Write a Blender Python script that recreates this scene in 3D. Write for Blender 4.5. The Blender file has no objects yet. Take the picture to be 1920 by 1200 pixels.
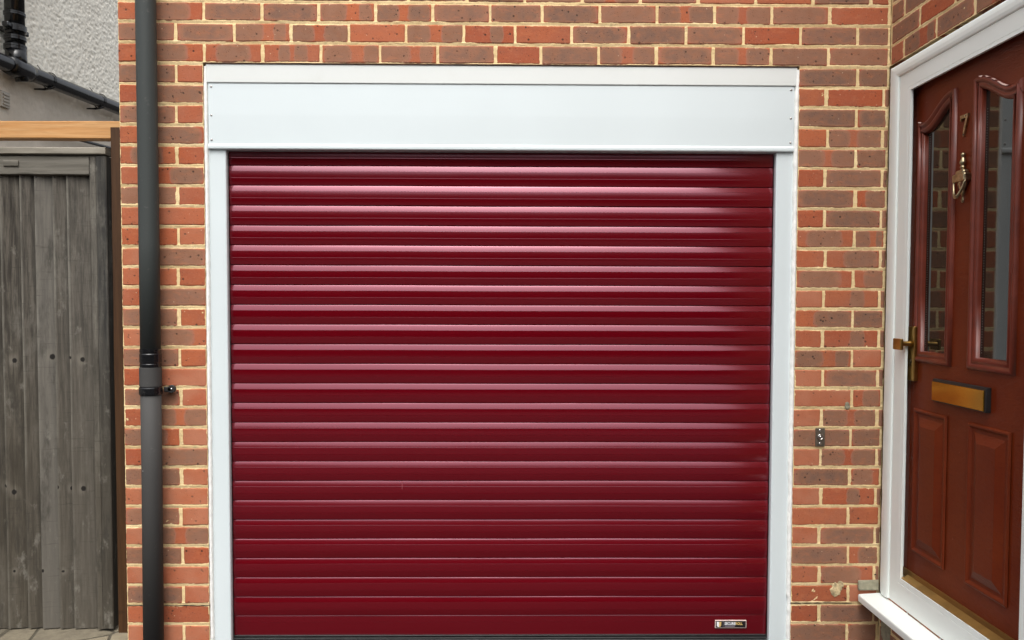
import bpy, bmesh, math, random
from mathutils import Vector, Matrix, noise
random.seed(7)
R = math.radians
S = bpy.context.scene
COL = S.collection

# ------------------------------------------------------------------ camera
cd = bpy.data.cameras.new("camera"); cam = bpy.data.objects.new("camera", cd); COL.objects.link(cam)
cd.sensor_width = 36.0; cd.lens = 1479.5 / 1920 * 36
cd.shift_y = 22.8 / 1920
cd.clip_end = 500
_r = Vector((0.99992989, -0.01149714, 0.00283277)); _u = Vector((-0.0023927, 0.03811145, 0.99927063)); _f = Vector((0.01159672, 0.99920735, -0.03808126))
M = Matrix(((_r.x, _u.x, -_f.x, 0), (_r.y, _u.y, -_f.y, -3.1), (_r.z, _u.z, -_f.z, 1.376), (0, 0, 0, 1)))
cam.matrix_world = M
S.camera = cam

# ------------------------------------------------------------------ sky, sun, exposure
SUN_EL, SUN_AZ = 60, 183       # azimuth clockwise from +Y
w = bpy.data.worlds.new("World"); S.world = w; w.use_nodes = True
nt = w.node_tree; nt.nodes.clear()
sky = nt.nodes.new('ShaderNodeTexSky'); sky.sky_type = 'NISHITA'; sky.sun_disc = False
sky.sun_elevation = R(SUN_EL); sky.sun_rotation = R(SUN_AZ); sky.air_density = 1.0; sky.dust_density = 6.0; sky.ozone_density = 1.0
hs = nt.nodes.new('ShaderNodeHueSaturation'); hs.inputs['Saturation'].default_value = 0.22
bg = nt.nodes.new('ShaderNodeBackground'); bg.inputs['Strength'].default_value = 0.15
wo = nt.nodes.new('ShaderNodeOutputWorld')
nt.links.new(sky.outputs[0], hs.inputs['Color']); nt.links.new(hs.outputs[0], bg.inputs['Color']); nt.links.new(bg.outputs[0], wo.inputs[0])
sl = bpy.data.lights.new("sun", 'SUN'); sl.energy = 0.5; sl.angle = R(50); sl.color = (1.0, 0.97, 0.93)
so = bpy.data.objects.new("sun", sl); COL.objects.link(so)
_d = Vector((math.sin(R(SUN_AZ)) * math.cos(R(SUN_EL)), math.cos(R(SUN_AZ)) * math.cos(R(SUN_EL)), math.sin(R(SUN_EL))))
so.rotation_euler = _d.to_track_quat('Z', 'Y').to_euler()
S.view_settings.view_transform = 'Standard'; S.view_settings.look = 'None'
S.view_settings.exposure = 0.90; S.view_settings.gamma = 1.0

# ------------------------------------------------------------------ material helpers
class NT:
    def __init__(s, name):
        s.m = bpy.data.materials.new(name); s.m.use_nodes = True; s.t = s.m.node_tree; s.t.nodes.clear()
        s.out = s.n('ShaderNodeOutputMaterial'); s.p = s.n('ShaderNodeBsdfPrincipled'); s.l(s.p.outputs[0], s.out.inputs[0])
    def n(s, t, **k):
        x = s.t.nodes.new(t)
        for a, b in k.items(): setattr(x, a, b)
        return x
    def l(s, a, b): s.t.links.new(a, b)
    def put(s, v, inp):
        if hasattr(v, 'links'): s.l(v, inp)
        else: inp.default_value = v
    def math(s, op, a, b=0.0, c=0.0, clamp=False):
        x = s.n('ShaderNodeMath', operation=op, use_clamp=clamp)
        s.put(a, x.inputs[0]); s.put(b, x.inputs[1]); s.put(c, x.inputs[2]); return x.outputs[0]
    def ramp(s, v, a, b, lo=0.0, hi=1.0, smooth=True):
        x = s.n('ShaderNodeMapRange', interpolation_type='SMOOTHSTEP' if smooth else 'LINEAR')
        s.put(v, x.inputs[0]); s.put(a, x.inputs[1]); s.put(b, x.inputs[2]); s.put(lo, x.inputs[3]); s.put(hi, x.inputs[4]); return x.outputs[0]
    def mix(s, f, a, b, mode='MIX'):
        x = s.n('ShaderNodeMix', data_type='RGBA', blend_type=mode)
        s.put(f, x.inputs[0]); s.put(c4(a), x.inputs[6]); s.put(c4(b), x.inputs[7]); return x.outputs[2]
    def coords(s, scale=(1, 1, 1), loc=(0, 0, 0)):
        tc = s.n('ShaderNodeTexCoord'); mp = s.n('ShaderNodeMapping'); mp.inputs['Scale'].default_value = scale; mp.inputs['Location'].default_value = loc
        s.l(tc.outputs['Object'], mp.inputs[0]); return mp.outputs[0]
    def noise(s, v, scale, detail=3, rough=0.55, dist=0.0):
        x = s.n('ShaderNodeTexNoise'); s.l(v, x.inputs['Vector']); x.inputs['Scale'].default_value = scale
        x.inputs['Detail'].default_value = detail; x.inputs['Roughness'].default_value = rough; x.inputs['Distortion'].default_value = dist; return x.outputs[0]
    def voro(s, v, scale, feature='F1', out=0, rnd=1.0):
        x = s.n('ShaderNodeTexVoronoi', feature=feature); s.l(v, x.inputs['Vector']); x.inputs['Scale'].default_value = scale
        x.inputs['Randomness'].default_value = rnd
        return x.outputs[out]
    def bump(s, h, strength, dist, prev=None):
        b = s.n('ShaderNodeBump'); s.put(h, b.inputs['Height']); b.inputs['Strength'].default_value = strength; b.inputs['Distance'].default_value = dist
        if prev: s.l(prev, b.inputs['Normal'])
        return b.outputs[0]
    def attr(s, name):
        a = s.n('ShaderNodeAttribute', attribute_name=name); return a
    def sep(s, c):
        x = s.n('ShaderNodeSeparateColor'); s.l(c, x.inputs[0]); return x.outputs
    def set(s, col=None, rough=None, metal=None, normal=None, **kw):
        if col is not None: s.put(c4(col), s.p.inputs['Base Color'])
        if rough is not None: s.put(rough, s.p.inputs['Roughness'])
        if metal is not None: s.put(metal, s.p.inputs['Metallic'])
        if normal is not None: s.l(normal, s.p.inputs['Normal'])
        for k, v in kw.items(): s.put(v, s.p.inputs[k.replace('_', ' ')])
        return s.m
def c4(c):
    return c if hasattr(c, 'links') else (tuple(c) + (1.0,) if len(c) == 3 else tuple(c))
def srgb(r, g, b):
    f = lambda v: (v / 255 / 12.92) if v / 255 <= .04045 else ((v / 255 + .055) / 1.055) ** 2.4
    return (f(r), f(g), f(b))

def mat_simple(name, col, rough=.5, metal=0., var=.08, scale=8., bump=0.0, bscale=200., **kw):
    t = NT(name); v = t.coords(); n = t.noise(v, scale, 4)
    d = tuple(max(0, x * (1 - var * 2)) for x in col); l = tuple(x * (1 + var) for x in col)
    c = t.mix(t.ramp(n, .3, .7), d, l)
    nm = t.bump(t.noise(v, bscale, 3), bump, .001) if bump else None
    r = t.math('MULTIPLY_ADD', n, .12, rough - .06)
    return t.set(c, r, metal, nm, **kw)

# --- bricks: kiss marks and tones ride on per-brick attributes
def mat_brick():
    t = NT('brick'); v = t.coords()
    uv = t.n('ShaderNodeUVMap', uv_map='uv'); sx = t.n('ShaderNodeSeparateXYZ'); t.l(uv.outputs[0], sx.inputs[0]); U, V = sx.outputs[0], sx.outputs[1]
    k = t.attr('kiss'); ks = t.sep(k.outputs['Color']); c1, w1, c2 = ks[0], ks[1], ks[2]; w2 = k.outputs['Alpha']
    to = t.attr('tone'); ts = t.sep(to.outputs['Color']); hue, seed, wash = ts[0], ts[1], ts[2]; dark = to.outputs['Alpha']
    nw = t.noise(v, 28, 3); nf = t.noise(v, 120, 4); nl = t.noise(v, 9, 2)
    du = t.math('MULTIPLY_ADD', nw, .10, -.05)
    def patch(c, wd, hv):
        a = t.math('DIVIDE', t.math('ADD', t.math('SUBTRACT', U, c), du), wd); a = t.math('POWER', t.math('ABSOLUTE', a), 4.0)
        b = t.math('DIVIDE', t.math('ADD', t.math('SUBTRACT', V, .5), du), hv); b = t.math('POWER', t.math('ABSOLUTE', b), 4.0)
        return t.ramp(t.math('ADD', a, b), 1.5, .6)
    m = t.math('MAXIMUM', patch(c1, w1, .50), patch(c2, w2, .50))
    core = t.math('MULTIPLY', t.math('MAXIMUM', patch(c1, t.math('MULTIPLY', w1, .8), .36), patch(c2, t.math('MULTIPLY', w2, .8), .36)), t.ramp(nw, .3, .65))
    base = t.mix(hue, (.36, .064, .016), (.43, .106, .034))
    base = t.mix(t.ramp(nl, .35, .7, 0, .5), base, (.30, .078, .038))
    base = t.mix(t.math('MULTIPLY', t.ramp(nf, .5, .8), .35), base, (.52, .2, .12))
    kc = t.mix(t.ramp(nw, .3, .7), (.225, .104, .057), (.272, .134, .078))
    kc = t.mix(t.math('MULTIPLY', core, t.math('MULTIPLY_ADD', dark, .75, .15)), kc, (.135, .085, .062))
    rim = t.math('MULTIPLY', t.math('SUBTRACT', t.math('MULTIPLY', m, 4.0), t.math('MULTIPLY', t.math('MULTIPLY', m, m), 4.0)), .35)
    col = t.mix(t.math('MULTIPLY', m, .93), base, kc)
    col = t.mix(rim, col, (.36, .16, .12))
    # each brick fired a little lighter or darker, with scorch clouds and drag marks
    col = t.mix(t.ramp(seed, .0, 1., 0, .30, False), col, t.mix(.5, col, (.10, .055, .038)))
    ck = t.noise(t.coords((1, 1, 3.5), (2, 5, 1)), 22, 5, .7, .6); col = t.mix(t.ramp(ck, .5, .72, 0, .42), col, t.mix(.55, col, (.095, .06, .045)))
    ck2 = t.noise(t.coords((1, 1, 2.5), (7, 1, 4)), 17, 4, .65, .3); col = t.mix(t.ramp(ck2, .52, .75, 0, .38), col, (.50, .155, .060))
    # fine sandy grain
    g = t.noise(v, 900, 2, .7); col = t.mix(t.ramp(g, .3, .75, 0, .35), col, t.mix(.5, col, (.55, .33, .24)))
    # dark pits and pale specks
    vd = t.voro(v, 42); big = t.noise(v, 37, 1)
    pit = t.math('MULTIPLY', t.ramp(vd, .23, .13), t.ramp(big, .50, .56))
    vd2 = t.voro(v, 110); pit2 = t.math('MULTIPLY', t.ramp(vd2, .22, .12), t.ramp(big, .42, .52))
    pits = t.math('MAXIMUM', pit, t.math('MULTIPLY', pit2, .8))
    col = t.mix(t.math('MULTIPLY', pits, .8), col, (.03, .02, .015))
    v3 = t.coords(loc=(3.3, 1.1, 5.7)); sp = t.math('MULTIPLY', t.ramp(t.voro(v3, 60), .14, .08), t.ramp(t.noise(v3, 50, 1), .6, .66))
    col = t.mix(t.math('MULTIPLY', sp, .7), col, (.72, .56, .38))
    # mortar smears close to the arrises
    ev = t.math('ABSOLUTE', t.math('SUBTRACT', V, .5)); edge = t.ramp(ev, .36, .5); sm = t.math('MULTIPLY', edge, t.ramp(t.noise(v, 65, 4, .7), .56, .66))
    col = t.mix(t.math('MULTIPLY', sm, .55), col, (.62, .44, .28))
    col = t.mix(t.math('MULTIPLY', wash, t.ramp(nl, .3, .7, .35, .9)), col, (.50, .215, .125))
    h = t.math('SUBTRACT', t.math('MULTIPLY_ADD', nf, .6, t.math('MULTIPLY', g, .3)), t.math('MULTIPLY', pits, 1.5))
    return t.set(col, .85, 0, t.bump(h, .55, .0012), Specular_IOR_Level=.25)
def mat_mortar():
    t = NT('mortar'); v = t.coords(); n = t.noise(v, 7, 5, .65); f = t.noise(v, 260, 4, .7); st = t.noise(t.coords((3, 3, 90)), 1, 3)
    col = t.mix(t.ramp(n, .25, .75), (.68, .50, .25), (.88, .69, .38))
    col = t.mix(t.ramp(f, .45, .75, 0, .5), col, (.42, .30, .155))
    g = t.noise(v, 16, 4, .7, .5); col = t.mix(t.ramp(g, .57, .72, 0, .6), col, (.40, .34, .19))
    col = t.mix(t.ramp(st, .5, .7, 0, .35), col, (.85, .70, .45))
    ck = t.noise(v, 45, 5, .8); col = t.mix(t.ramp(ck, .66, .72, 0, .7), col, (.16, .12, .08))
    return t.set(col, .93, 0, t.bump(t.math('MULTIPLY_ADD', f, .5, n), .6, .002), Specular_IOR_Level=.15)
BRICK, MORTAR = mat_brick(), mat_mortar()

def mat_upvc(name, col, dirt=.0):
    t = NT(name); v = t.coords(); n = t.noise(v, 2.2, 3); f = t.noise(t.coords((40, 40, 3)), 1, 3)
    c = t.mix(t.ramp(n, .3, .7), tuple(x * .965 for x in col), col)
    if dirt: c = t.mix(t.ramp(t.noise(v, 11, 6, .7), .5, .85, 0, dirt), c, (.42, .38, .28))
    return t.set(c, t.math('MULTIPLY_ADD', f, .08, .3), 0, t.bump(n, .05, .004), Specular_IOR_Level=.5)
WHITE = mat_upvc('white_coated_aluminium', (.66, .725, .735)); WHITE2 = mat_upvc('white_upvc_trim', (.70, .725, .70), .10); WHITE3 = mat_upvc('white_upvc_frame', (.82, .87, .835), .08)
SEAL = mat_simple('white_sealant', (.88, .88, .84), .5, 0, .04, 60, .4, 300)
BLACK = mat_simple('black_rubber', (.012, .012, .012), .5, 0, .2, 30)

def mat_red():
    t = NT('burgundy_lacquer'); v = t.coords((.6, 1, 26)); n = t.noise(v, 3, 3); c = t.mix(n, (.098, .0001, .0026), (.110, .0002, .0040))
    d = t.noise(t.coords(), 260, 3, .7); d2 = t.noise(t.coords(), 5, 4)
    c = t.mix(t.math('MULTIPLY', t.ramp(d, .62, .8), t.ramp(d2, .45, .7, 0, .12)), c, (.4, .25, .2))
    return t.set(c, t.math('MULTIPLY_ADD', t.noise(t.coords((.5, 1, 6)), 2, 2), .04, .135), 0, t.bump(t.noise(t.coords((.8, 1, 14)), 2, 2), .04, .0005), Specular_IOR_Level=.5, IOR=2.0, Specular_Tint=(1, .52, .63, 1))
RED = mat_red()
def mat_door():
    t = NT('red_brown_grained_door'); a = t.coords((1, 7, 7)); 
    g = t.noise(t.coords((60, 22, 110)), 1.0, 4, .6, 1.2); n = t.noise(t.coords(), 5, 4)
    c = t.mix(t.ramp(n, .3, .7), (.122, .0165, .0034), (.148, .0235, .0052))
    c = t.mix(t.ramp(g, .45, .8, 0, .35), c, (.055, .007, .0035))
    sp = t.math('MULTIPLY', t.ramp(t.voro(t.coords(), 24), .035, .02), t.ramp(t.noise(t.coords(), 7, 1), .55, .6))
    c = t.mix(sp, c, (.8, .5, .42))
    return t.set(c, .40, 0, t.bump(g, .7, .0018), Specular_IOR_Level=.22)
DOOR = mat_door()
MOULD = mat_simple('red_brown_moulding', (.140, .024, .011), .36, 0, .12, 14)
def mat_glass():
    t = NT('dark_door_glass'); n = t.noise(t.coords((1, 2, 1)), 3, 2)
    return t.set(t.mix(n, (.010, .008, .006), (.02, .017, .012)), .035, 0, t.bump(n, .12, .002), IOR=1.5, Specular_IOR_Level=.5, Coat_Weight=.1, Coat_Roughness=.02)
GLASS = mat_glass()
BRASS = mat_simple('satin_brass', (.42, .26, .075), .34, 1, .1, 30); BRASS2 = mat_simple('antique_brass', (.44, .36, .22), .3, 1, .18, 60)
GOLD = mat_simple('gold_anodised', (.40, .245, .075), .42, .75, .1, 12); AMBER = mat_simple('amber_letter_flap', (.46, .24, .022), .22, .9, .12, 6)
STEEL = mat_simple('stainless_steel', (.55, .53, .50), .25, 1, .1, 60); PLATE = mat_simple('dull_switch_plate', (.17, .145, .115), .42, .6, .1, 40)
def mat_pipe(name, a, b, rough):
    t = NT(name); n = t.noise(t.coords((30, 30, 1.2)), 1, 4); f = t.noise(t.coords(), 40, 4)
    c = t.mix(n, a, b); c = t.mix(t.ramp(f, .62, .8, 0, .3), c, (.16, .155, .14))
    sc = t.noise(t.coords((1, 1, .3)), 90, 3, .8); c = t.mix(t.ramp(sc, .66, .74, 0, .4), c, (.13, .128, .12)); return t.set(c, rough, 0, t.bump(f, .1, .001), Specular_IOR_Level=.5 if rough < .3 else .28)
PIPE1 = mat_pipe('dark_grey_pvc', (.038, .045, .043), (.053, .058, .055), .5); PIPE2 = mat_pipe('faded_grey_pvc', (.048, .047, .045), (.064, .062, .059), .7); PIPEB = mat_pipe('glossy_black_pvc', (.004, .004, .005), (.008, .008, .009), .2)

def mat_gate(name, lightc, darkc, knots=()):
    t = NT(name); tn = t.sep(t.attr('tone').outputs['Color'])[0]
    v = t.coords((1, 1, .06)); g = t.noise(v, 70, 5, .65, .4); g2 = t.noise(t.coords((1, 1, .1)), 230, 3, .6); n = t.noise(t.coords((1, 1, .45)), 7, 5, .7)
    c = t.mix(t.ramp(g, .3, .7), darkc, lightc)
    c = t.mix(t.ramp(g2, .4, .75, 0, .4), c, tuple(x * .5 for x in darkc))
    c = t.mix(t.ramp(n, .50, .74, 0, .6), c, (.20, .187, .158))
    c = t.mix(t.math('MULTIPLY', t.sep(t.attr('tone').outputs['Color'])[1], .85), c, (.020, .018, .014))  # seams between boards: gap shade painted in along with grime
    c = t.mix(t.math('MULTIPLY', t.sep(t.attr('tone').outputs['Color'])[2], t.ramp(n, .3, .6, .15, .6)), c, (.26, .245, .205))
    # damp, greenish brown foot and greyer head of the boards
    sp = t.n('ShaderNodeSeparateXYZ'); t.l(t.coords(), sp.inputs[0]); zz = sp.outputs[2]
    c = t.mix(t.math('MULTIPLY', t.ramp(zz, 1.5, .5), .55), c, t.mix(n, (.050, .040, .026), (.082, .068, .046)))
    c = t.mix(t.ramp(tn, 0, 1, 0, .6, False), c, (.19, .178, .155))
    cw = t.noise(t.coords((1, 1, 12)), 9, 3, .7); c = t.mix(t.math('MULTIPLY', t.ramp(cw, .58, .72), .35), c, (.03, .027, .022))
    st = t.noise(t.coords((1, 1, .22), (3, 1, 2)), 13, 5, .75); c = t.mix(t.ramp(st, .5, .7, 0, .65), c, (.030, .027, .021)); pl = t.noise(t.coords((1, 1, .5), (9, 1, 2)), 16, 4, .7); c = t.mix(t.ramp(pl, .58, .74, 0, .55), c, (.24, .225, .19))
    hgt = g
    for (kx, kz, kr) in knots:
        dx = t.math('SUBTRACT', sp.outputs[0], kx); dz = t.math('SUBTRACT', zz, kz)
        d = t.math('SQRT', t.math('ADD', t.math('POWER', dx, 2.0), t.math('MULTIPLY', t.math('POWER', dz, 2.0), .75)))
        d = t.math('MULTIPLY_ADD', t.math('SUBTRACT', g, .5), .010, d)
        c = t.mix(t.math('MULTIPLY', t.math('MULTIPLY', t.ramp(d, kr * 3.6, kr * 1.0), t.ramp(g, .35, .65, .1, 1)), .45), c, (.20, .18, .145))
        c = t.mix(t.ramp(d, kr * 1.15, kr * .7), c, (.012, .01, .008))
    return t.set(c, .8, 0, t.bump(hgt, .6, .003), Specular_IOR_Level=.3)
KN = [(-2.033, 1.127, .010), (-1.878, 1.143, .011), (-1.802, 1.14, .008), (-1.752, 1.132, .010), (-2.08, .60, .009), (-2.045, .575, .010), (-1.86, .597, .006), (-1.808, .59, .008), (-1.757, .59, .010),
      (-2.05, .24, .006), (-1.93, .243, .006), (-1.845, .24, .006), (-1.705, .245, .005)]
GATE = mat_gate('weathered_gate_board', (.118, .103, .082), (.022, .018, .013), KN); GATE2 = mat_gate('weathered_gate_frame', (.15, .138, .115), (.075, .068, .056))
GATED = mat_gate('dark_gate_stile', (.085, .08, .068), (.028, .027, .025))  # darker tone for the outer stile strip
def mat_wood(name, a, b, axis, rough=.6):
    t = NT(name); sc = [14, 14, 14]; sc[axis] = .9
    g = t.noise(t.coords(tuple(sc)), 3.2, 5, .6, .8); f = t.noise(t.coords(tuple(x * 6 for x in sc)), 2, 2)
    kn = t.voro(t.coords((2.6, 4, 9), (.2, .3, .1)), 1.4); c = t.mix(t.ramp(g, .32, .68), a, b); c = t.mix(t.ramp(f, .4, .8, 0, .3), c, tuple(x * .55 for x in a))
    c = t.mix(t.ramp(kn, .16, .04, 0, .5), c, tuple(x * .5 for x in a))
    return t.set(c, rough, 0, t.bump(g, .3, .002), Specular_IOR_Level=.3)
BEAM = mat_wood('new_orange_timber', (.50, .245, .085), (.58, .33, .14), 0); POST = mat_wood('brown_stained_timber', (.045, .019, .006), (.068, .030, .010), 2)

def mat_render(name, a, b, bs, bd):
    t = NT(name); v = t.coords(); n = t.noise(v, 3, 5, .6); r = t.noise(v, bs, 5, .62, .9); f = t.noise(v, bs * 5, 3)
    c = t.mix(t.ramp(n, .3, .7), a, b); c = t.mix(t.ramp(r, .5, .3, 0, .15), c, tuple(x * .7 for x in a))
    return t.set(c, .9, 0, t.bump(t.math('MULTIPLY_ADD', f, .25, r), .8, bd), Specular_IOR_Level=.2)
ROUGH = mat_render('pale_roughcast', (.88, .84, .74), (.93, .90, .80), 38, .003)
ROUGH2 = mat_render('buff_roughcast', (.62, .56, .475), (.72, .65, .56), 30, .004)

def mat_ground():
    t = NT('darkened_tarmac_drive'); v = t.coords(); n = t.noise(v, 1.2, 6, .65); f = t.noise(v, 120, 4, .7)
    c = t.mix(t.ramp(n, .3, .7), (.024, .021, .020), (.036, .032, .030)); c = t.mix(t.ramp(f, .4, .7, 0, .5), c, (.018, .016, .015))  # tarmac tone darkened to weaken the drive's reflection in the slats
    return t.set(c, .9, 0, t.bump(f, .5, .003))
def mat_crazy():
    t = NT('crazy_paving'); v = t.coords((1, 1, 1)); e = t.voro(v, 4.2, 'DISTANCE_TO_EDGE'); cc = t.voro(v, 4.2, 'F1', 1); n = t.noise(v, 30, 5, .7)
    c = t.mix(t.ramp(n, .3, .7), (.12, .10, .07), (.22, .19, .13)); c = t.mix(.5, c, t.mix(t.sep(cc)[0], (.09, .08, .06), (.27, .23, .155)))
    c = t.mix(t.ramp(e, .035, .015), c, (.07, .06, .04))
    return t.set(c, .88, 0, t.bump(t.math('ADD', n, t.ramp(e, 0, .04)), .7, .006))
GROUND, CRAZY = mat_ground(), mat_crazy()
LEAF = mat_simple('treeline_blocker', (.014, .017, .010), .95, 0, .3, 2)

# ------------------------------------------------------------------ object helpers
WL = {}
def empty(name, loc, label, cat, group=None):
    o = bpy.data.objects.new(name, None); COL.objects.link(o); o.location = loc; o.empty_display_size = .1
    o['label'] = label; o['category'] = cat
    if group: o['group'] = group
    WL[o.name] = Vector(loc); return o
def link(name, me, mat, parent=None, smooth=False, label=None, cat=None, kind=None, group=None):
    if mat and not me.materials: me.materials.append(mat)
    o = bpy.data.objects.new(name, me); COL.objects.link(o); me.name = name
    if smooth:
        for p in me.polygons: p.use_smooth = True
    if parent:
        o.parent = parent
        if parent.type == 'EMPTY': o.matrix_parent_inverse = Matrix.Translation(-WL[parent.name])
    if label: o['label'] = label
    if cat: o['category'] = cat
    if kind: o['kind'] = kind
    if group: o['group'] = group
    return o
def fin(name, bm, mat, parent=None, smooth=False, **k):
    bmesh.ops.recalc_face_normals(bm, faces=bm.faces)
    me = bpy.data.meshes.new(name); bm.to_mesh(me); bm.free(); return link(name, me, mat, parent, smooth, **k)
def box(bm, x0, x1, y0, y1, z0, z1, bev=0.0, seg=1):
    r = bmesh.ops.create_cube(bm, size=1); vs = r['verts']
    for v in vs: v.co = Vector(((x0 + x1) / 2 + v.co.x * (x1 - x0), (y0 + y1) / 2 + v.co.y * (y1 - y0), (z0 + z1) / 2 + v.co.z * (z1 - z0)))
    if bev:
        es = {e for v in vs for e in v.link_edges}
        r2 = bmesh.ops.bevel(bm, geom=list(es), offset=bev, segments=seg, profile=.5, affect='EDGES'); vs = r2['verts']
    return vs
def bx(name, x0, x1, y0, y1, z0, z1, mat, parent=None, bev=.001, seg=2, **k):
    bm = bmesh.new(); box(bm, x0, x1, y0, y1, z0, z1, bev, seg); return fin(name, bm, mat, parent, **k)
def extrude(bm, pts, a, b, f, n=1):
    """closed 2D profile pts carried by f(p, q, t) from t=a to t=b"""
    rings = []
    for i in range(n + 1):
        t = a + (b - a) * i / n; rings.append([bm.verts.new(f(p, q, t)) for p, q in pts])
    m = len(pts)
    for i in range(n):
        for j in range(m): bm.faces.new((rings[i][j], rings[i][(j + 1) % m], rings[i + 1][(j + 1) % m], rings[i + 1][j]))
    bm.faces.new(rings[0]); bm.faces.new(rings[-1][::-1])
def tube(bm, pts, r, seg=20, cap=True):
    pts = [Vector(p) for p in pts]; rr = r if isinstance(r, (list, tuple)) else [r] * len(pts); rings = []
    for i, p in enumerate(pts):
        d = (pts[min(i + 1, len(pts) - 1)] - pts[max(i - 1, 0)]).normalized()
        a = d.orthogonal() if i == 0 else (A - d * A.dot(d)); a.normalize(); A = a; b = d.cross(a)
        rings.append([bm.verts.new(p + (a * math.cos(t) + b * math.sin(t)) * rr[i]) for t in [2 * math.pi * k / seg for k in range(seg)]])
    for i in range(len(rings) - 1):
        for k in range(seg): bm.faces.new((rings[i][k], rings[i][(k + 1) % seg], rings[i + 1][(k + 1) % seg], rings[i + 1][k]))
    if cap: bm.faces.new(rings[0][::-1]); bm.faces.new(rings[-1])
def lathe(bm, prof, c, axis='Z', seg=24, sc=(1, 1)):
    """prof: (radius, height) pairs"""
    rings = []
    for r, h in prof:
        ring = []
        for k in range(seg):
            t = 2 * math.pi * k / seg; a, b = r * math.cos(t) * sc[0], r * math.sin(t) * sc[1]
            if axis == 'Z': p = (c[0] + a, c[1] + b, c[2] + h)
            elif axis == 'Y': p = (c[0] + a, c[1] - h, c[2] + b)
            else: p = (c[0] - h, c[1] + a, c[2] + b)
            ring.append(bm.verts.new(p))
        rings.append(ring)
    for i in range(len(rings) - 1):
        for k in range(seg): bm.faces.new((rings[i][k], rings[i][(k + 1) % seg], rings[i + 1][(k + 1) % seg], rings[i + 1][k]))
    bm.faces.new(rings[0][::-1]); bm.faces.new(rings[-1])
def nz(*p): return noise.noise(Vector(p))

# ------------------------------------------------------------------ ground and an unseen treeline added to block sky in the slat reflections
bm = bmesh.new(); box(bm, -60, 60, -60, 60, -.4, -.03); fin('ground', bm, GROUND, kind='structure')
bm = bmesh.new(); box(bm, -2.3, -1.5, -.06, 3.0, -.026, -.010, .003); fin('path', bm, CRAZY, kind='structure')
bm = bmesh.new(); rows = []
for i in range(81):
    a = i / 80; x = -34 + 68 * a; ring = []
    for j, (dy, hz) in enumerate([(0, 0), (1.2, .25), (1.6, .5), (1.0, .75), (-.6, .93), (-2.5, 1.0), (-5, .9), (-7, .4), (-7.5, 0)]):
        H = 6.8 + 1.4 * nz(x * .22, 3, 1) + .7 * nz(x * .9, 7, 2) + (2.2 if x > 7 else 0)
        y = -17 - .010 * x * x * 0 + dy * .8 + 1.0 * nz(x * .7, j * 1.3, 5)
        ring.append(bm.verts.new((x, y, -.03 + hz * H + .3 * nz(x * 1.7, j, 9) * (1 if hz else 0))))
    rows.append(ring)
for i in range(80):
    for j in range(8): bm.faces.new((rows[i][j], rows[i][j + 1], rows[i + 1][j + 1], rows[i + 1][j]))
fin('reflection_treeline', bm, LEAF, kind='stuff', label='unseen dark tree mass added behind the camera to darken the shutter reflections', cat='wood')

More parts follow.
